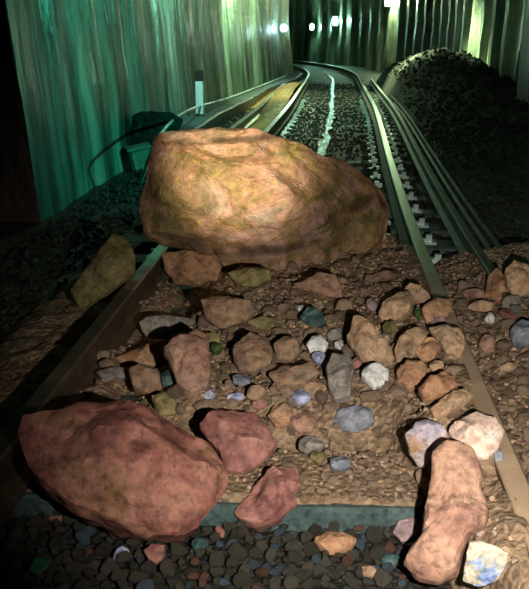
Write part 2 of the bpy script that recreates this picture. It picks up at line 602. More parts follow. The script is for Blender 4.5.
def wall(name, pts, prof, mat, flip=False, seg=.25, nzs=.03):
    # densify
    d = []
    for a, b in zip(pts, pts[1:]):
        n = max(1, int((b - a).length / seg))
        for k in range(n):
            d.append(a.lerp(b, k / n))
    d.append(pts[-1])
    vs, fs = [], []
    s = 0
    m = len(prof)
    for i, p in enumerate(d):
        a = d[max(0, i - 1)]
        b = d[min(len(d) - 1, i + 1)]
        t = (b - a).normalized()
        nrm = Vector((t.y, -t.x, 0))
        for (o, z, rib) in prof:
            v = p + nrm * (o + rib * RIB(s)) + Vector((0, 0, z))
            v += nrm * nzs * nz(v.x * .9, v.y * .9, v.z * .9)
            vs.append(v)
        if i < len(d) - 1:
            s += (d[i + 1] - p).length
    for i in range(len(d) - 1):
        for k in range(m - 1):
            q = (i * m + k, (i + 1) * m + k, (i + 1) * m + k + 1, i * m + k + 1)
            fs.append(q[::-1] if flip else q)
    return tag(link(name, mesh(name, vs, fs, False), mat), kind='structure')


def RIB(s):
    u = (s % 1.5) / 1.5
    return sst(0, .06, u) * (1 - sst(.30, .36, u))


zs = [-.2, .0, .3, .6, .9, 1.2, 1.5, 1.8, 2.1, 2.4, 2.8, 3.2, 3.6, 4.0, 4.4]
lprof = [(-.09 * min(z, 1.8) if z > 0 else 0, z, 0.0) for z in zs]   # positive offset: to the right of the travel direction
lp = [Vector((lerp_tab(LW, yy), yy, 0)) for yy in frange(6.6, 31, .4)]
for k in range(1, 40):
    a = k * .8 / 56.0
    lp.append(Vector((-1.40 - 56 * (1 - math.cos(a)), 31 + 56 * math.sin(a), 0)))
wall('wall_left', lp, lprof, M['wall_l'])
# end face of the left wall and the recess before it
e0 = lp[0]
vs = []
for (o, z, r_) in lprof:
    vs += [(e0.x + o, e0.y + .01, z), (-3.35, e0.y + .01, z)]
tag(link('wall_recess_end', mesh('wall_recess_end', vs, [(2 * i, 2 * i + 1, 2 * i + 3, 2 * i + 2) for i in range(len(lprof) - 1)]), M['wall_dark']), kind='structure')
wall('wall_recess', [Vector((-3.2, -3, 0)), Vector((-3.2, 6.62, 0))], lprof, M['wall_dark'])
rp = [Vector((3.35, yy, 0)) for yy in frange(-3, 26, .5)]
for k in range(1, 60):
    a = k * .9 / 62.0
    rp.append(Vector((3.35 - 62 * (1 - math.cos(a)), 26 + 62 * math.sin(a), 0)))
rprof = [(.05 * min(z, 1.8) if z > 0 else 0, z, -.16) for z in zs]
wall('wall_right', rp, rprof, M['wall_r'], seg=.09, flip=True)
# pillar on the right wall nearest the camera, ceiling and rear wall
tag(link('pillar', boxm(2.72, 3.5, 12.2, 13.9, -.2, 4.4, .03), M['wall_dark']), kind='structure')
vs, fs = [], []
n = len(path)
for i in range(n):
    for j in range(9):
        t = j / 8
        vs.append(off(i, -3.9 + 8.2 * t, 4.0 + .9 * math.sin(math.pi * t)))
for i in range(n - 1):
    for j in range(8):
        fs.append((i * 9 + j, i * 9 + j + 1, (i + 1) * 9 + j + 1, (i + 1) * 9 + j))
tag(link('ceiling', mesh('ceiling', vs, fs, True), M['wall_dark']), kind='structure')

# ------------------------------------------------------------------ sleepers with rail clips


def sleeper_mesh():
    vs, fs = [], []
    prof = [(-.13, -.16), (-.12, -.012), (-.105, 0), (.105, 0), (.12, -.012), (.13, -.16)]
    st = [-1.28, -1.24, -.9, -.4, 0, .4, .9, 1.24, 1.28]
    for x in st:
        dip = -.012 * (1 - min(1, abs(x) / .5)) - (.02 if abs(x) > 1.26 else 0)
        for (u, v) in prof:
            vs.append((x, u, v + (dip if v > -.1 else 0)))
    for i in range(len(st) - 1):
        for k in range(6):
            b = (k + 1) % 6
            fs.append((i * 6 + k, i * 6 + b, (i + 1) * 6 + b, (i + 1) * 6 + k))
    fs.append(tuple(range(5, -1, -1)))
    fs.append(tuple((len(st) - 1) * 6 + k for k in range(6)))
    return mesh('sleeper', vs, fs)


def clip_mesh():
    # bolted base plate with a bent spring clip
    vs, fs = [], []

    def bx(x0, x1, y0, y1, z0, z1):
        b = len(vs)
        for x in (x0, x1):
            for yy in (y0, y1):
                for z in (z0, z1):
                    vs.append((x, yy, z))
        for q in ((0, 1, 3, 2), (4, 6, 7, 5), (0, 4, 5, 1), (2, 3, 7, 6), (0, 2, 6, 4), (1, 5, 7, 3)):
            fs.append(tuple(b + k for k in q))
    bx(-.04, .05, -.055, .055, 0, .014)
    bx(-.05, .02, -.03, .03, .012, .034)
    bx(-.018, .022, -.02, .02, .034, .06)
    return mesh('rail_clip', vs, fs)


SM, CM = sleeper_mesh(), clip_mesh()
SM.materials.append(M['concrete'])
CM.materials.append(M['clip'])
ysl = 2.54
idx = 0
while ysl < 30:
    s = bpy.data.objects.new('railway_sleeper', SM)
    COL.objects.link(s)
    cxx = lerp_tab(CTAB, ysl) if ysl < 28 else -(ysl - 28) ** 2 / 2 / R_ARC
    s.location = (cxx, ysl, -.03 * sst(3, 8, ysl))
    if idx == 0:
        tag(s, 'concrete sleeper nearest the camera, wet edge showing in front of the soil', 'railway sleeper')
    else:
        tag(s, 'concrete sleeper under the rails past the rockfall, mostly hidden', 'railway sleeper', 'sleepers under the track beyond the first')
    if idx and 5.3 < ysl < 20:
        for o in (.755 + .14, .755 - .14, -.755 + .14, -.755 - .14):
            c = bpy.data.objects.new('rail_clip', CM)
            COL.objects.link(c)
            c.parent = s
            sg = 1 if (abs(o) > .755) == (o > 0) else -1
            c.location = (o, 0, .0)
            c.rotation_euler = (0, 0, 0 if sg > 0 else math.pi)
    idx += 1
    ysl += .6


wm, nt, b = nodes_of('water')
b.inputs['Base Color'].default_value = (.012, .02, .016, 1)
b.inputs['Roughness'].default_value = .22
b.inputs['IOR'].default_value = 1.33
co, _ = objco(nt)
wn = tex(nt, 'Noise', co, 14, Detail=4)
bp = nt.nodes.new('ShaderNodeBump')
bp.inputs['Strength'].default_value = 1.0
bp.inputs['Distance'].default_value = .03
nt.links.new(wn.outputs[0], bp.inputs['Height'])
nt.links.new(bp.outputs[0], b.inputs['Normal'])
vs, fs = [], []
ii = [i for i, (p, a) in enumerate(path) if p.y > 8.5 and p.y < 34]
for i in ii:
    w1, w2 = max(.008, .05 + .12 * nz(i * .9, 1, 1)), max(.008, .05 + .12 * nz(i * .9, 5, 1))
    for u, z in ((-w1, -.05), (-w1 * .9, .004), (w2 * .9, .004), (w2, -.05)):
        vs.append(off(i, .0 + u, z))
for j in range(len(ii) - 1):
    for k in range(3):
        fs.append((j * 4 + k, j * 4 + k + 1, (j + 1) * 4 + k + 1, (j + 1) * 4 + k))
tag(link('water_film', mesh('water_film', vs, fs), wm), 'narrow strip of standing water shining between the rails far ahead', 'water', kind='stuff')


# ------------------------------------------------------------------ rocks
def polar(poly2, a):
    """farthest crossing of the ray at angle a from the origin with the polygon"""
    dx, dy = math.cos(a), math.sin(a)
    best = 0
    n = len(poly2)
    for i in range(n):
        x1, y1 = poly2[i]
        x2, y2 = poly2[(i + 1) % n]
        ex, ey = x2 - x1, y2 - y1
        den = dx * ey - dy * ex
        if abs(den) < 1e-12:
            continue
        t = (x1 * ey - y1 * ex) / den
        u = (x1 * dy - y1 * dx) / den
        if t > 0 and -1e-6 <= u <= 1 + 1e-6:
            best = max(best, t)
    return best


def rock(outline, z0, tilt, T, mat, label, seed, sub=4, name='rock', fac=7, rough=.05, bury=0.25, square=.72, cat='rock', group=None, zbase=None, flat=.8, post=None, auto=True, zoff=.008):
    """a solid stone whose contour, seen on a plane through its foot leaning back by tilt degrees, is the outline; T = half thickness"""
    r = random.Random(seed)
    by = max(p[1] for p in outline)
    bxm = sum(p[0] for p in outline) / len(outline)
    zin = z0
    while True:
        z0 = zin
        if auto:
            for _ in range(6):
                f0 = P(bxm, by, z0)
                z0 = z0 * .4 + .6 * (ground(f0.x, f0.y) + zoff + T * .4 * min(1, (tilt + 12) / 50.0))
        foot = P(bxm, by, z0)
        t = math.radians(tilt)
        # plane normal starts facing the camera and turns up
        view = (CAM - foot).normalized()
        side = view.cross(Vector((0, 0, 1))).normalized()
        n = Matrix.Rotation(-t, 3, side) @ view
        if n.z < view.z:
            n = Matrix.Rotation(t, 3, side) @ view
        ux = RT.copy()
        ux = (ux - n * ux.dot(n)).normalized()
        vy = n.cross(ux)
        pts = []
        for (px, py) in outline:
            d = ray(px, py)
            k = (foot - CAM).dot(n) / d.dot(n)
            pts.append(CAM + d * k)
        if not auto or min(q.z - ground(q.x, q.y) for q in pts) > -.006:
            break
        if tilt > 4:
            tilt -= 4
        elif zoff < .12:
            zoff += .01
        else:
            break
    xs = [q.dot(ux) for q in pts]
    ys = [q.dot(vy) for q in pts]
    # area centroid
    A = cxx = cyy = 0
    for i in range(len(pts)):
        j = (i + 1) % len(pts)
        c = xs[i] * ys[j] - xs[j] * ys[i]
        A += c
        cxx += (xs[i] + xs[j]) * c
        cyy += (ys[i] + ys[j]) * c
    cxx /= 3 * A
    cyy /= 3 * A
    cen = ux * cxx + vy * cyy + n * (foot.dot(n))
    poly = [(a - cxx, b - cyy) for a, b in zip(xs, ys)]
    NA = 180
    tabr = [polar(poly, 2 * math.pi * k / NA) for k in range(NA)]
    size = math.sqrt(abs(A) / 2)
    V, Fc = ico(sub)
    planes = []
    for _ in range(fac):
        for _t in range(30):
            q = Vector((r.gauss(0, 1), r.gauss(0, 1), r.gauss(0, 1) + .5)).normalized()
            if abs(q.z) > .5:
                break
        planes.append((q, r.uniform(.55, .88)))
    off3 = Vector((r.uniform(0, 50), r.uniform(0, 50), r.uniform(0, 50)))
    out = []
    for v in V:
        a, b, c = v
        rho = math.hypot(a, b)
        an = math.atan2(b, a) % (2 * math.pi)
        k = an / (2 * math.pi) * NA
        i = int(k) % NA
        R = tabr[i] * (1 - (k - int(k))) + tabr[(i + 1) % NA] * (k - int(k))
        rr = rho ** square
        cc = (abs(c) ** flat) * (1 if c > 0 else -1)
        q = Vector((math.cos(an) * R * rr, math.sin(an) * R * rr, cc * T))
        out.append(q)
    # chip facets off
    zo = [p.z for p in out]
    for (q, d) in planes:
        sup = max(p.dot(q) for p in out)
        lim = sup * d
        for p in out:
            e = p.dot(q) - lim
            if e > 0:
                p.z -= e / q.z * .96
    for p, z_ in zip(out, zo):
        if z_ >= 0:
            p.z = max(z_ * .42, min(T, p.z))
        else:
            p.z = min(z_ * .42, max(-T, p.z))
    res = []
    for q, v in zip(out, V):
        w = q / size
        nn = nz(*(w * 1.5 + off3), o=4)
        f2 = noise.fractal(w * 5 + off3, .7, 2.1, 4, noise_basis='PERLIN_ORIGINAL')
        edge = math.hypot(q.x, q.y)
        d = size * rough * (nn * 1.6 + f2 * .5)
        dirv = Vector((q.x, q.y, q.z * 1.5)).normalized()
        amt = Vector((dirv.x * .45, dirv.y * .45, dirv.z))
        q2 = q + amt * d
        if post:
            q2 = post(q2, size)
        res.append(q2)
    # centre, axes
    Mx = Matrix((ux, vy, n)).transposed()
    ws = [Mx @ q for q in res]
    me = mesh(name, ws, Fc, True)
    o = link(name, me, mat if not isinstance(mat, str) else M[mat])
    o.location = cen
    tag(o, label, cat, group)
    # shading: keep facets crisp
    try:
        me.set_sharp_from_angle(angle=math.radians(28))
    except Exception:
        pass
    return o


def blob(cx, cy, w, h, rot, seed, n=9):
    r = random.Random(seed * 13 + 5)
    out = []
    ca, sa = math.cos(math.radians(rot)), math.sin(math.radians(rot))
    for k in range(n):
        a = 2 * math.pi * (k + r.uniform(-.3, .3)) / n
        m = r.uniform(.86, 1.1)
        x, yy = math.cos(a) * w / 2 * m, math.sin(a) * h / 2 * m
        out.append((cx + x * ca - yy * sa, cy + x * sa + yy * ca))
    return out


# the big boulder
def bledge(q, s):
    q = q.copy()
    # a diagonal break from the top right down to the middle, and a worn hollow at its foot
    e = q.x * .75 + q.y - .12
    q.z -= .07 * sst(0, .10, e) * sst(.75, .2, e) * sst(.1, .3, q.x + .2) if q.z > 0 else 0
    q.z += .03 * nz(q.x * 5, q.y * 5, 2) if q.z > 0 else 0
    if q.z > -.1:
        q.z -= .75 * max(0, q.x - .12) * sst(-.1, .15, q.z) + .25 * max(0, -.10 - q.y) * sst(-.1, .15, q.z)
    # overhanging upper bed: the lower face steps back a little below the bedding crack
    yline = .20 - .10 * q.x + .03 * math.sin(q.x * 9)
    if q.z > 0 and q.x < .1:
        q = q.copy()
        q.z -= .05 * sst(yline + .02, yline - .02, q.y) * sst(.12, -.1, q.x)
        q.z -= .05 * math.exp(-((q.y - yline) / .012) ** 2) * sst(.12, -.05, q.x)
    # diagonal shallow valley towards the dark side
    return q


rock([(168, 141), (186, 138), (215, 138), (252, 140), (300, 146), (345, 157), (362, 168), (384, 186), (397, 208), (392, 238), (368, 258), (330, 266), (280, 270), (235, 268), (205, 262), (185, 250), (160, 247), (139, 236), (143, 205), (150, 168), (157, 143)],
     .10, 6, .40, 'boulder', 'huge tan and olive boulder blocking the track, tallest rock of all', 3, 6, 'boulder', 9, .05, square=.55, flat=.55, cat='boulder', post=bledge, auto=False)
rocks = [
    # outline, z0, tilt, T, mat, label, sub
    ([(20, 445), (28, 425), (50, 410), (80, 404), (120, 406), (150, 412), (185, 430), (205, 445), (215, 460), (225, 485), (218, 500), (205, 510), (195, 532), (180, 543), (160, 541), (130, 536), (110, 530), (75, 515), (50, 498), (30, 475)], -.07, 10, .15, 'red', 'largest dark red rock in front, lying on the ballast before the sleeper', 5),
    ([(197, 425), (215, 416), (255, 414), (270, 428), (280, 442), (270, 455), (255, 468), (240, 475), (225, 472), (221, 455), (208, 440)], .0, 30, .07, 'redpink', 'wedge-shaped red rock between the largest front rock and the shorter pointed one', 4),
    ([(233, 514), (250, 490), (270, 470), (285, 465), (297, 472), (301, 485), (295, 508), (280, 520), (262, 527), (245, 522)], -.06, 20, .07, 'redpink', 'pointed purplish red rock leaning on the front edge of the sleeper', 4),
    ([(432, 452), (445, 441), (460, 441), (475, 450), (482, 470), (480, 490), (487, 515), (483, 530), (470, 535), (465, 550), (458, 575), (440, 584), (415, 581), (402, 565), (408, 552), (420, 540), (425, 510), (430, 480)], -.05, 42, .09, 'pinktan', 'long foot-shaped pinkish brown rock beside the end of the visible sleeper', 5),
    ([(405, 435), (415, 422), (430, 419), (443, 425), (450, 438), (447, 450), (435, 461), (420, 468), (409, 455)], .06, 22, .05, 'twotone', 'rounded rock with brown top and lavender grey side, left of the palest one', 4),
    ([(447, 432), (460, 420), (478, 412), (495, 418), (503, 432), (500, 448), (488, 460), (470, 457), (455, 443)], .10, 25, .05, 'palepink', 'palest pinkish white rock, brightly lit next to the rail', 4),
    ([(470, 543), (480, 541), (500, 547), (510, 553), (505, 568), (497, 580), (480, 587), (462, 582), (465, 560)], .0, 25, .04, 'creamblue', 'whitish block with a blue face at the very bottom by the foot-shaped rock', 4),
    ([(70, 290), (85, 270), (105, 248), (112, 234), (128, 240), (137, 258), (135, 275), (115, 290), (90, 305), (80, 311), (73, 300)], .02, 15, .12, 'olive', 'angular ochre rock outside the track, left of the boulder', 4),
    ([(160, 252), (185, 250), (210, 256), (222, 266), (218, 280), (200, 286), (175, 284), (164, 270)], .11, 5, .09, 'orange', 'brown block wedged under the lower left of the boulder', 4),
    ([(226, 272), (245, 268), (270, 270), (272, 280), (258, 287), (238, 286)], .12, 10, .05, 'olive', 'small yellowish block tucked under the middle of the boulder', 3),
    ([(138, 322), (145, 316), (165, 315), (185, 317), (198, 322), (180, 331), (165, 339), (147, 338), (141, 330)], .10, 35, .04, 'grey', 'flat grey tan slab lying below the boulder near the dark rail', 4),
    ([(114, 358), (130, 352), (155, 343), (163, 341), (161, 355), (155, 365), (135, 366), (118, 362)], .08, 35, .035, 'orange', 'flat orange slab below the grey tan slab', 4),
    ([(163, 352), (178, 338), (198, 330), (209, 338), (211, 365), (208, 388), (190, 393), (177, 382), (169, 365)], .08, 38, .05, 'pinktan', 'upright reddish tan rock right of the flat orange slab', 4),
    ([(128, 368), (145, 364), (160, 372), (162, 386), (148, 394), (133, 388)], .05, 35, .04, 'brown', 'dark brown lump under the flat orange slab', 3),
    ([(95, 372), (112, 367), (130, 370), (126, 378), (104, 380)], .02, 40, .02, 'grey', 'thin grey sliver nearest the dark dirty rail', 3),
    ([(160, 374), (168, 370), (176, 376), (173, 386), (163, 386)], .09, 30, .02, 'teal', 'small teal stone against the upright reddish tan rock', 3),
    ([(150, 398), (165, 393), (178, 402), (176, 414), (160, 416)], .03, 30, .03, 'olive', 'mustard coloured rock just behind the largest front rock', 3),
    ([(200, 300), (225, 297), (250, 301), (257, 312), (243, 323), (222, 329), (207, 320)], .11, 15, .06, 'brown', 'brown block with a white streak, below the boulder', 4),
    ([(246, 322), (262, 317), (280, 319), (288, 326), (270, 330), (252, 330)], .12, 35, .02, 'olive', 'flat yellow tan stone right of the streaked brown block', 3),
    ([(234, 346), (250, 333), (266, 337), (273, 350), (270, 366), (255, 373), (240, 371), (233, 360)], .11, 32, .045, 'brown', 'broad brown rock in the middle of the rubble, larger of the touching pair', 4),
    ([(273, 345), (285, 336), (298, 341), (301, 353), (292, 361), (276, 360)], .11, 30, .035, 'brown', 'round brown rock, smaller of the touching pair', 3),
    ([(268, 374), (285, 366), (312, 366), (320, 376), (302, 386), (278, 388)], .11, 42, .03, 'brown', 'wide brown slab below the touching pair of rocks', 3),
    (blob(314, 388, 26, 14, 10, 1), .10, 35, .02, 'orange', 'small orange stone at the end of the wide brown slab', 3),
    (blob(257, 393, 24, 16, 0, 2), .10, 35, .025, 'brown', 'brown stone directly above the tiny green tuft', 3),
    (blob(259, 404, 17, 12, 0, 3), .09, 35, .02, 'redpink', 'small dull red stone left of the tiny green tuft', 3),
    (blob(241, 380, 20, 12, 10, 4), .10, 35, .02, 'bluegrey', 'small blue grey stone under the broad brown rock', 3),
    (blob(236, 397, 20, 8, 0, 5), .08, 35, .015, 'blue', 'flat bluish sliver above the wedge-shaped red rock', 3),
    (blob(209, 396, 12, 9, 0, 6), .08, 30, .02, 'blue', 'tiny violet stone under the upright reddish tan rock', 3),
    (blob(217, 349, 13, 12, 0, 8), .11, 30, .03, 'moss', 'small mossy green stone between two brown rocks', 3),
    (blob(213, 338, 18, 10, 30, 9), .12, 30, .02, 'olive', 'yellow mossy stone under the streaked brown block', 3),
    ([(291, 286), (305, 281), (320, 272), (335, 275), (343, 288), (342, 298), (325, 297), (305, 292)], .13, 20, .05, 'pinktan', 'long pointed tan rock right below the boulder', 4),
    ([(299, 318), (308, 306), (322, 312), (327, 324), (312, 329)], .12, 25, .03, 'teal', 'dark teal stone below the long pointed tan rock', 3),
    (blob(303, 309, 12, 8, 0, 10), .13, 25, .015, 'white', 'small pale chip standing in for the highlight on the dark teal stone', 3),  # highlight of the dark teal stone, shaped as a white chip
    ([(353, 315), (362, 316), (378, 330), (390, 348), (394, 360), (380, 366), (360, 359), (350, 346), (346, 338), (351, 328)], .11, 32, .05, 'tan', 'large tan slab with slanting side at the centre of the rubble', 4),
    ([(306, 345), (312, 337), (322, 336), (329, 345), (325, 354), (311, 355)], .12, 25, .03, 'white', 'lavender white stone, upper part of the bright pair', 3),
    (blob(319, 358, 15, 13, 0, 11), .12, 25, .025, 'blue', 'deep blue stone just below the lavender white one', 3),
    (blob(340, 346, 14, 8, 30, 12), .12, 30, .015, 'white', 'small white chip between the blue stone and the slanting tan slab', 3),
    (blob(336, 335, 20, 12, -20, 13), .13, 30, .025, 'grey', 'grey stone above the small white chip', 3),
    ([(332, 353), (350, 357), (355, 370), (350, 396), (335, 401), (328, 386), (326, 368)], .11, 34, .04, 'grey', 'upright greyish tan block under the slanting tan slab', 4),
    ([(361, 378), (364, 368), (378, 364), (389, 370), (388, 384), (374, 390)], .12, 28, .03, 'white', 'pale blue and white rock, brightest in the rubble centre', 3),
    (blob(357, 363, 12, 11, 0, 14), .12, 30, .02, 'redpink', 'small red stone between the grey block and pale blue rock', 3),
    ([(378, 313), (385, 302), (398, 293), (410, 291), (415, 302), (408, 315), (395, 322), (382, 322)], .13, 30, .045, 'tan', 'smooth oval tan rock up near the shaded end of the rubble', 4),
    (blob(372, 305, 12, 14, -20, 15), .13, 25, .02, 'mauve', 'lilac stone at the left tip of the oval tan rock', 3),
    (blob(390, 328, 17, 13, 0, 16), .13, 30, .025, 'olive', 'small olive round stone under the oval tan rock', 3),
    (blob(384, 277, 40, 9, -8, 17), .13, 35, .03, 'brown', 'dim flat brown slab beside the base of the boulder', 3),
    (blob(417, 294, 28, 20, 25, 18), .13, 35, .035, 'tan', 'tan rock touching the rail, uppermost of the lit ones', 3),
    ([(421, 310), (435, 301), (450, 300), (455, 312), (442, 322), (426, 322)], .13, 38, .035, 'orange', 'tan orange rock right of the green moss spot', 3),
    (blob(418, 313, 8, 14, 0, 19), .13, 25, .02, 'moss', 'green moss clump between two tan rocks', 3),
    (blob(440, 322, 18, 10, -10, 20), .13, 35, .02, 'mauve', 'small mauve stone beside the tan orange rock', 3),
    (blob(409, 332, 16, 7, -45, 21), .14, 30, .015, 'white', 'narrow white shard glinting on the rubble', 3),
    ([(394, 350), (403, 335), (418, 326), (428, 334), (421, 350), (407, 362), (397, 362)], .12, 38, .035, 'tan', 'broad greyish tan rock beneath the white shard', 4),
    ([(415, 352), (424, 341), (436, 340), (441, 350), (434, 361), (421, 362)], .13, 28, .03, 'orange', 'egg-shaped orange rock outlined by shadow', 3),
    ([(428, 328), (445, 325), (462, 330), (467, 345), (461, 355), (446, 353), (437, 341)], .13, 42, .03, 'tan', 'flat sunny tan slab against the rail, beside the egg-shaped rock', 4),
    ([(397, 372), (408, 362), (424, 364), (431, 374), (424, 386), (408, 389), (398, 383)], .12, 35, .04, 'orange', 'reddish orange rock under the broad greyish tan one', 4),
    ([(417, 394), (428, 379), (444, 371), (456, 378), (458, 386), (443, 396), (424, 403)], .12, 38, .035, 'orange', 'tilted bright orange tan rock, upper of two stacked like steps', 4),
    ([(430, 409), (445, 396), (465, 389), (473, 396), (464, 405), (446, 415), (434, 420)], .12, 38, .03, 'tan', 'tilted pale tan rock, lower of two stacked like steps', 4),
    (blob(437, 366, 15, 12, 0, 22), .13, 35, .02, 'tan', 'small tan stone between the egg-shaped rock and the stepped ones', 3),
    (blob(499, 458, 10, 24, -15, 23), .10, 35, .02, 'bluegrey', 'narrow pale blue wedge on the right of the palest rock', 3),
    ([(392, 532), (398, 521), (412, 517), (421, 523), (416, 537), (402, 544)], -.06, 15, .03, 'mauve', 'round mauve stone under the wet sleeper edge', 3),
    ([(313, 541), (325, 533), (345, 533), (358, 540), (350, 549), (330, 553)], -.06, 40, .025, 'orange', 'flat orange brown stone on the dark ballast, in front of the sleeper', 3),
    (blob(391, 561, 20, 14, -15, 24), -.05, 30, .02, 'teal', 'light turquoise stone beside the toe of the foot-shaped rock', 3),
    (blob(348, 577, 11, 9, 0, 25), -.05, 30, .015, 'teal', 'small bright teal pebble near the bottom of the ballast', 3),
    (blob(370, 572, 28, 9, 5, 26), -.05, 40, .015, 'brown', 'thin brown stone lying by the small teal pebble', 3),
    ([(333, 421), (340, 410), (356, 405), (372, 409), (374, 424), (358, 433), (340, 431)], .09, 40, .035, 'bluegrey', 'smooth slate grey rock with a black shadow above it', 4),
    ([(291, 424), (297, 413), (308, 410), (317, 420), (312, 432), (299, 433)], .07, 30, .03, 'pinktan', 'pinkish tan stone, right one of two side by side above the pointed red rock', 3),
    ([(268, 418), (273, 407), (285, 405), (293, 412), (288, 425), (277, 429)], .07, 30, .03, 'orange', 'light tan stone, left one of two side by side above the pointed red rock', 3),
    (blob(301, 397, 22, 15, 5, 27), .10, 35, .025, 'blue', 'lavender blue stone under the small orange one', 3),
    (blob(312, 445, 26, 18, 0, 28), .04, 35, .03, 'grey', 'dull grey stone by the far edge of the sleeper', 3),
    (blob(340, 463, 24, 15, 0, 29), .02, 30, .025, 'bluegrey', 'dark blue grey stone resting on the soil of the sleeper', 3),
    (blob(318, 457, 16, 13, 0, 30), .03, 30, .02, 'olive', 'olive grey pebble between two dull grey stones', 3),
    (blob(209, 450, 11, 13, 20, 31), .0, 20, .02, 'blue', 'small lavender stone pinched between the two largest red rocks', 3),
    ([(484, 296), (488, 276), (497, 270), (508, 282), (510, 296), (498, 302)], .10, 22, .045, 'orange', 'peaked brown rock just outside the running rail', 3),
    ([(504, 272), (514, 262), (527, 264), (536, 276), (532, 294), (514, 298), (506, 286)], .08, 22, .07, 'tan', 'big brown rock sitting across the end of the extra rails', 4),
    (blob(476, 294, 30, 9, 5, 32), .08, 35, .02, 'pinktan', 'flat pinkish stone beside the shaded gap of the rail', 3),
    (blob(481, 306, 28, 13, 0, 33), .08, 35, .025, 'tan', 'flat tan stone outside the rail, below the flat pinkish one', 3),
    (blob(490, 319, 11, 11, 0, 34), .09, 25, .02, 'white', 'small bright white stone outside the rail', 3),
    (blob(493, 297, 8, 7, 0, 35), .13, 25, .012, 'white', 'tiny white pebble at the foot of the peaked brown rock', 3),
    (blob(523, 334, 26, 32, 20, 36), .05, 30, .04, 'bluegrey', 'blue grey rock cut by the right edge of the picture', 3),
    (blob(511, 303, 22, 14, -15, 37), .08, 30, .03, 'grey', 'grey stone below the big brown rock on the extra rails', 3),
    (blob(487, 344, 18, 18, 40, 38), .06, 35, .02, 'pinktan', 'slanting pink tan wedge right of the rail shadow', 3),
    (blob(510, 367, 24, 9, -5, 39), .05, 35, .02, 'tan', 'small flat stone outside the rail casting a short black shadow', 3),
    (blob(507, 314, 18, 10, 20, 40), .08, 35, .02, 'redpink', 'small reddish stone below the grey stone outside the rail', 3),
    ([(143, 550), (152, 546), (166, 548), (164, 558), (156, 565), (148, 560)], -.06, 30, .025, 'redpink', 'pink triangular stone on the ballast below the largest front rock', 3),
    (blob(122, 555, 20, 13, -20, 41), -.06, 30, .02, 'blue', 'blue stone on the ballast left of the pink triangular one', 3),
    (blob(199, 545, 18, 14, 0, 42), -.06, 30, .02, 'teal', 'dull teal stone under the right tip of the largest front rock', 3),
    (blob(220, 532, 9, 14, -35, 43), -.06, 30, .012, 'redpink', 'small narrow pink stone between the largest and the pointed red rocks', 3),
    (blob(56, 518, 18, 6, 5, 44), -.06, 40, .01, 'redpink', 'thin red sliver at the lower left of the largest front rock', 3),
    (blob(440, 549, 14, 9, 0, 45), .0, 30, .01, 'grey', 'x', 0),
]
for i, (ol, z0, tl, T, mt, lb, sb) in enumerate(rocks):
    if sb == 0:
        continue
    big = sb >= 5
    rock(ol, z0, tl, T, mt, lb, 100 + i, sb, 'rock', 8 if sb >= 4 else 6, .06 if big else .07, square=.66, flat=.7)

# ------------------------------------------------------------------ stones: loose fragments and ballast


def stone_mesh(seed, sub=2, flat=.7):
    r = random.Random(seed)
    V, Fc = ico(sub)
    o3 = Vector((r.uniform(0, 90),) * 3)
    pts = [Vector((v.x, v.y * r.uniform(.8, .8), v.z * flat)) for v in V]
    for _ in range(9):
        q = Vector((r.gauss(0, 1), r.gauss(0, 1), r.gauss(0, 1))).normalized()
        sup = max(p.dot(q) for p in pts)
        lim = sup * r.uniform(.6, .85)
        for p in pts:
            e = p.dot(q) - lim
            if e > 0:
                p -= q * e
    for p in pts:
        p *= 1 + .10 * noise.noise(p * 2 + o3)
    me = mesh('stone', pts, Fc, False)
    return me


def bases(mat, n, sd, sub=2, flat=.7):
    out = []
    for i in range(n):
        me = stone_mesh(sd + i, sub, flat)
        me.materials.append(M[mat])
        out.append(me)
    return out


def put(name, me, x, yy, s, z, label, cat, group):
    o = bpy.data.objects.new(name, me)
    COL.objects.link(o)
    o.location = (x, yy, z)
    o.scale = (s, s * rnd.uniform(.75, 1.1), s * rnd.uniform(.7, 1.0))
    o.rotation_euler = (rnd.uniform(-.4, .4), rnd.uniform(-.4, .4), rnd.uniform(0, 6.28))
    return tag(o, label, cat, group)


def proj(p):
    d = p - CAM
    w = d.dot(FW)
    return CX + F * d.dot(RT) / w, CY - F * d.dot(UP) / w, w




def inpoly(x, yy, pl):
    c = False
    j = len(pl) - 1
    for i in range(len(pl)):
        if (pl[i][1] > yy) != (pl[j][1] > yy) and x < (pl[j][0] - pl[i][0]) * (yy - pl[i][1]) / (pl[j][1] - pl[i][1]) + pl[i][0]:
            c = not c
        j = i
    return c


FB = bases('frag', 8, 900, 2, .75)
cnt = 0
tries = 0
placed = []
while cnt < 285 and tries < 6000:
    tries += 1
    px, py = rnd.uniform(95, 535), rnd.uniform(272, 478)
    if py < 300 and px < 280:
        continue
    p = P(px, py, .1)
    g = soil_d(p.x, p.y)
    if g < .03:
        continue
    if .47 < p.x < .59:
        continue
    if any(inpoly(px, py, ol[0]) for ol in rocks):
        continue
    s = rnd.uniform(.032, .052) if cnt < 120 else rnd.choice((.018, .022, .026, .03))
    if any((p.x - a) ** 2 + (p.y - b) ** 2 < (s + c) ** 2 * .6 for a, b, c in placed):
        continue
    placed.append((p.x, p.y, s))
    put('rock_fragment', FB[cnt % 8], p.x, p.y, s, ground(p.x, p.y) + s * .22, 'small broken fragment of brown or grey rock in the spilled rubble', 'rock fragment', 'small rock fragments in the spilled rubble')
    cnt += 1

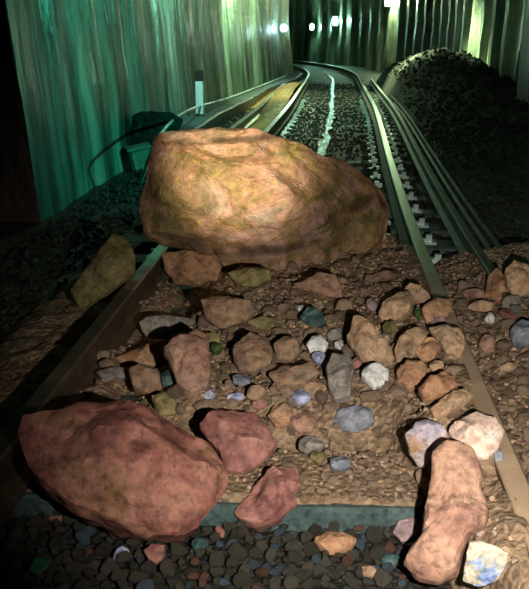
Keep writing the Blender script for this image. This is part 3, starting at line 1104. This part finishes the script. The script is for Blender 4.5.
cnt = 0
tries = 0
while cnt < 270 and tries < 8000:
    tries += 1
    px, py = rnd.uniform(225, 529), rnd.uniform(330, 500)
    if rnd.random() < .45:
        px, py = rnd.uniform(290, 430), rnd.uniform(405, 474)
    if any(inpoly(px, py, ol[0]) for ol in rocks):
        continue
    p = P(px, py, .1)
    g = soil_d(p.x, p.y)
    s = rnd.choice((.011, .014, .018, .022))
    if g < .0 or .48 < p.x < .58 or any((p.x - a) ** 2 + (p.y - b) ** 2 < (s + c) ** 2 * .7 for a, b, c in placed):
        continue
    placed.append((p.x, p.y, s))
    put('pebble', FB[cnt % 8], p.x, p.y, s, ground(p.x, p.y) + s * .3, 'small pebble bedded in the soil of the rockfall', 'pebble', 'pebbles bedded in the spilled soil')
    cnt += 1

BB = bases('ballast', 8, 950, 2, .85)
BBl = bases('ballastblue', 3, 970, 2, .72)
BR = bases('ballastred', 3, 980, 2, .6)
cnt = 0
placed = []
tries = 0
while cnt < 298 and tries < 20000:
    tries += 1
    px, py = rnd.uniform(-5, 425), rnd.uniform(472, 596)
    if py < 530 and px > 40 + (py - 472) * 1.0:
        if px < 205:
            continue
        if py < 526:
            continue
    p = P(px, py, -.06)
    s = rnd.choice((.016, .021, .026, .032))
    if any((p.x - a) ** 2 + (p.y - b) ** 2 < (s + c) ** 2 * .5 for a, b, c in placed):
        continue
    placed.append((p.x, p.y, s))
    k = rnd.random()
    me = BBl[cnt % 3] if k < .18 else BR[cnt % 3] if k < .32 else BB[cnt % 8]
    put('ballast_stone', me, p.x, p.y, s, floor_h(p.x, p.y) + s * .35 + rnd.uniform(0, .014), 'loose dark ballast stone lying in front of the nearest sleeper', 'ballast stone', 'ballast stones in front of the nearest sleeper')
    cnt += 1
near_pl = placed


def scatter(name, n, fn, mat, label, cat, szs, seed, sub=1):
    r = random.Random(seed)
    protos = [stone_mesh(seed + i, sub, .7) for i in range(5)]
    pv = [([v.co.copy() for v in m.vertices], [tuple(p.vertices) for p in m.polygons]) for m in protos]
    vs, fs = [], []
    for _ in range(n):
        q = fn(r)
        if q is None:
            continue
        x, yy, z = q
        s = r.uniform(*szs)
        V, Fc = pv[r.randrange(5)]
        Rm = Matrix.Rotation(r.uniform(0, 6.28), 3, 'Z') @ Matrix.Rotation(r.uniform(-.6, .6), 3, 'X')
        b = len(vs)
        for v in V:
            w = Rm @ (v * s)
            vs.append((x + w.x, yy + w.y, z + w.z + s * .25))
        fs += [tuple(b + k for k in f) for f in Fc]
    return tag(link(name, mesh(name, vs, fs), M[mat]), label, cat, kind='stuff')


def bed(r):
    yy = 2.2 + 25 * r.random() ** 1.6
    x = r.uniform(-2.1, 1.9)
    cxx = lerp_tab(CTAB, yy)
    if soil_d(x, yy) > -.02 and not (x < -1.0 and r.random() < .25):
        return None
    for o in (-.755, .755, 1.12, -1.27):
        if abs(x - cxx - o) < .06:
            return None
    k = (yy - 2.54) / .6
    if abs(k - round(k)) * .6 < .14 and abs(x - cxx) < 1.28 and r.random() < .55:
        return None
    if yy < 2.4 and x > -.9:
        return None
    return x, yy, floor_h(x, yy) + .008


scatter('ballast', 21000, bed, 'farballast', 'wet ballast bed between the sleepers, stretching into the tunnel', 'ballast', (.018, .034), 11)


def onmound(r):
    x, yy = r.uniform(1.4, 3.05), r.uniform(7.5, 25)
    h = mound_d(x, yy)
    if h < floor_h(x, yy):
        h = floor_h(x, yy)
    return x, yy, h


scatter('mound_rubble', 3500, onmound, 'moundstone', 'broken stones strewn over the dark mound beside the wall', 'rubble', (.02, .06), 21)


def fine(r):
    x, yy = r.uniform(-1.0, 1.7), r.uniform(1.7, 5.6)
    h = soil_d(x, yy)
    if h < .0 or .47 < x < .59:
        return None
    return x, yy, h - .002


scatter('grit', 9000, fine, 'frag', 'fine grit and crumbs mixed in the spilled soil', 'grit', (.005, .016), 31)

# ------------------------------------------------------------------ dark heap, box, cable, post on the left
rock([(108, 160), (114, 140), (124, 122), (134, 114), (150, 112), (172, 113), (184, 120), (176, 132), (160, 146), (136, 158)], .0, 10, .15, 'dark', 'low dark heap against the green wall, behind the box', 51, 4, 'rock', 6, .1)
bp_ = P(143, 171, -.03)
t = empty('junction_box', bp_)
tag(t, 'small dark green metal box standing by the track, left of the boulder', 'junction box')
bd_ = link('body', boxm(-.12, .12, -.09, .09, 0, .25, .012), M['box'], t)
link('lid', boxm(-.13, .13, -.10, .10, .25, .275, .006), M['boxedge'], t)
dr_ = link('door', boxm(-.09, .09, -.098, -.09, .03, .23, .003), M['boxedge'], t)
link('handle', boxm(.05, .065, -.112, -.098, .09, .13, .003), M['black'], dr_)
t.rotation_euler = (.06, -.18, .35)
cp = [(140, 184, .0), (147, 164, .22), (154, 146, .38), (165, 128, .44), (180, 115, .42), (197, 107, .34), (222, 100, .24), (245, 92, .2), (268, 83, .2), (288, 75, .2)]
pts = [P(a, b, c) for a, b, c in cp]
sm = []
for i in range(len(pts) - 1):
    p0, p1, p2, p3 = pts[max(0, i - 1)], pts[i], pts[i + 1], pts[min(len(pts) - 1, i + 2)]
    for k in range(6):
        q = k / 6
        sm.append(.5 * ((2 * p1) + (p2 - p0) * q + (2 * p0 - 5 * p1 + 4 * p2 - p3) * q * q + (3 * p1 - p0 - 3 * p2 + p3) * q ** 3))
tag(tube('cable', sm, .018, 8, M['cable']), 'pale cable rising behind the boulder and running along the foot of the wall', 'cable')
# concrete cable ledge at the foot of the left wall
vs, fs = [], []
ll = [Vector((lerp_tab(LW, yy), yy, 0)) for yy in frange(11.5, 31, .4)]
for i, p in enumerate(ll):
    for (u, z) in ((-.05, -.15), (-.05, .17), (.36, .17), (.39, .15), (.39, -.15)):
        zz = z + (.02 * nz(p.y * 2, u * 9) if z > 0 else 0)
        vs.append((p.x + u, p.y, zz))
for i in range(len(ll) - 1):
    for k in range(4):
        fs.append((i * 5 + k, (i + 1) * 5 + k, (i + 1) * 5 + k + 1, i * 5 + k + 1))
fs.append((0, 1, 2, 3, 4))
tag(link('trim_1', mesh('trim_1', vs, fs), M['concrete']), kind='structure')
pp = P(200, 116, .17)
t = empty('marker_post', pp)
tag(t, 'short bluish white post with a black top at the foot of the green wall', 'post')
link('post', boxm(-.055, .055, -.055, .055, 0, .52, .01), M['post'], t)
link('cap', boxm(-.065, .065, -.065, .065, .52, .68, .015), M['black'], t)
link('foot', boxm(-.09, .09, -.09, .09, -.02, .04, .008), M['housing'], t)
# leaf and tuft
lf = [P(a, b, -.03) for a, b in ((28, 570), (36, 560), (52, 559), (46, 568), (38, 574))]
me = mesh('leaf', [p + Vector((0, 0, .008 * (i % 2))) for i, p in enumerate(lf)] + [p - Vector((0, 0, .003)) for p in lf], [(0, 1, 2, 3, 4), (9, 8, 7, 6, 5)] + [(i, 5 + i, 5 + (i + 1) % 5, (i + 1) % 5) for i in range(5)])
tag(link('leaf', me, M['leaf']), 'flat green scrap lying on the dark ballast in the corner', 'leaf')
tuft = []
tf = []
c0 = P(269, 405, .09)
for k in range(9):
    a = k * 2.4
    b = len(tuft)
    d = Vector((math.cos(a), math.sin(a), 0))
    s = Vector((-d.y, d.x, 0)) * .004
    tuft += [c0 - s, c0 + s, c0 + d * .012 + Vector((0, 0, .025)) + s * .6, c0 + d * .012 + Vector((0, 0, .025)) - s * .6, c0 + d * .022 + Vector((0, 0, .035))]
    tf += [(b, b + 1, b + 2, b + 3), (b + 3, b + 2, b + 4)]
tag(link('moss_tuft', mesh('moss_tuft', tuft, tf), M['leaf']), 'tiny bright green tuft growing between small brown stones', 'moss')


# ------------------------------------------------------------------ lamps
def light(name, kind, loc, col, e, size=.1, aim=None, ang=None, blend=1.0):
    l = bpy.data.lights.new(name, kind)
    l.color = col
    l.energy = e
    if kind == 'AREA':
        l.size = size
    else:
        l.shadow_soft_size = size
    if kind == 'SPOT':
        l.spot_size = math.radians(ang)
        l.spot_blend = blend
    o = bpy.data.objects.new(name, l)
    COL.objects.link(o)
    o.location = loc
    if aim is not None:
        o.rotation_euler = (Vector(aim) - Vector(loc)).to_track_quat('-Z', 'Y').to_euler()
    return o


def tunnel_lamp(loc, toward, mat, label, w=.11, h=.17, depth=.12):
    d = Vector(toward)
    d.z = 0
    d.normalize()
    t = empty('tunnel_lamp', loc)
    t.rotation_euler = (0, 0, math.atan2(-d.x, d.y) + math.pi)   # local -Y faces 'toward'
    tag(t, label, 'lamp', 'tunnel wall lamps')
    link('housing', boxm(-w, w, 0, depth, -h, h, .02), M['housing'], t)
    V, Fc = ico(3)
    link('lens', mesh('lens', [(v.x * w * .75, v.y * .05 - .005, v.z * h * .8) for v in V], Fc, True), M[mat], t)
    link('bracket', boxm(-.03, .03, depth, depth + .25, -.03, .03), M['housing'], t)
    return t


def rw_hit(px):
    r = ray(px, HOR)
    best = None
    for a, b in zip(rp, rp[1:]):
        e = b - a
        den = r.x * e.y - r.y * e.x
        if abs(den) < 1e-9:
            continue
        t = (a.x * e.y - a.y * e.x) / den
        u = (a.x * r.y - a.y * r.x) / den
        if t > 0 and 0 <= u <= 1:
            best = t
    return best


G = (.42, 1.0, .72)
TEAL = (.07, 1.0, .70)
YG = (.72, 1.0, .50)
for px, py, mt, lb, e, col in ((312, 27, 'lens_g', 'small green white wall lamp deep in the tunnel, left of the brightest', 60, G),
                               (335, 21, 'lens_g', 'brightest green white wall lamp straight above the rails deep in the tunnel', 110, G),
                               (388, 2, 'lens_g', 'lamp on a wall column at the top edge of the picture', 230, YG)):
    r = ray(px, py)
    T_ = rw_hit(px) - .9
    L = CAM + r * T_
    tunnel_lamp(L, CAM - L, mt, lb, *((.17, .25) if px == 335 else (.13, .19)))
    d = (CAM - L)
    d.z = 0
    d.normalize()
    light('lamp_light', 'POINT', L + d * .15, col, e, .12)
r = ray(284, 28)
L = CAM + r * 25.5
tunnel_lamp(L, Vector((.3, -1, 0)), 'lens_b', 'bluish white lamp at the far end of the green stained wall', .13, .12)
light('lamp_light', 'POINT', L + Vector((.1, -.2, 0)), (.6, .95, 1.0), 18, .12)
# lamps above the frame; the low teal one is added for the left wall
for x, yy, z, col, e, lb, aim, cone in (
        (2.95, 8.2, 1.75, TEAL, 520, 'added unseen lamp low on the right side, casting teal on the stained wall', (-2.2, 8.9, 1.15), 62),
        (-1.3, 11.6, 3.0, G, 420, 'tunnel lamp high on the stained wall short of the marker post', (-2.1, 14.2, .9), 100),
        (-1.2, 18.5, 3.0, YG, 480, 'tunnel lamp high on the stained wall past the marker post', (-2.0, 19.5, .8), 120),
        (-.7, 24.0, 3.1, YG, 420, 'tunnel lamp high on the wall above the banked sand', (-1.3, 21.5, 0), 95),
        (1.35, 22.9, 2.9, YG, 3600, 'tunnel roof lamp beyond the crest of the rubble mound', (2.5, 22.3, .8), 92)):
    t = empty('tunnel_lamp', (x, yy, z))
    tag(t, lb, 'lamp', 'tunnel lamps above the picture')
    link('housing', boxm(-.08, .08, -.3, .3, .06, .15, .01), M['housing'], t)
    link('lens', boxm(-.05, .05, -.27, .27, .035, .06, .005), M['lens_g'], t)
    if aim:
        light('lamp_light', 'SPOT', (x, yy, z - .1), col, e, .12, aim, cone, .8)
    else:
        light('lamp_light', 'POINT', (x, yy, z - .1), col, e, .15)
# the photographer's torches
light('torch', 'SPOT', (.22, .66, 1.0), (1.0, .88, .75), 300, .012, P(434, 438, .1), 75, 1.0)
light('torch', 'SPOT', (-.45, .1, 1.6), (1.0, .82, .56), 2500, .02, P(240, 162, .7), 12, 1.0)

w = bpy.data.worlds.new('world')
S.world = w
w.use_nodes = True
w.node_tree.nodes['Background'].inputs[0].default_value = (.25, .6, .45, 1)
w.node_tree.nodes['Background'].inputs[1].default_value = .01
S.view_settings.view_transform = 'Standard'
S.view_settings.look = 'None'
S.view_settings.exposure = 0.0
S.view_settings.gamma = 1.0
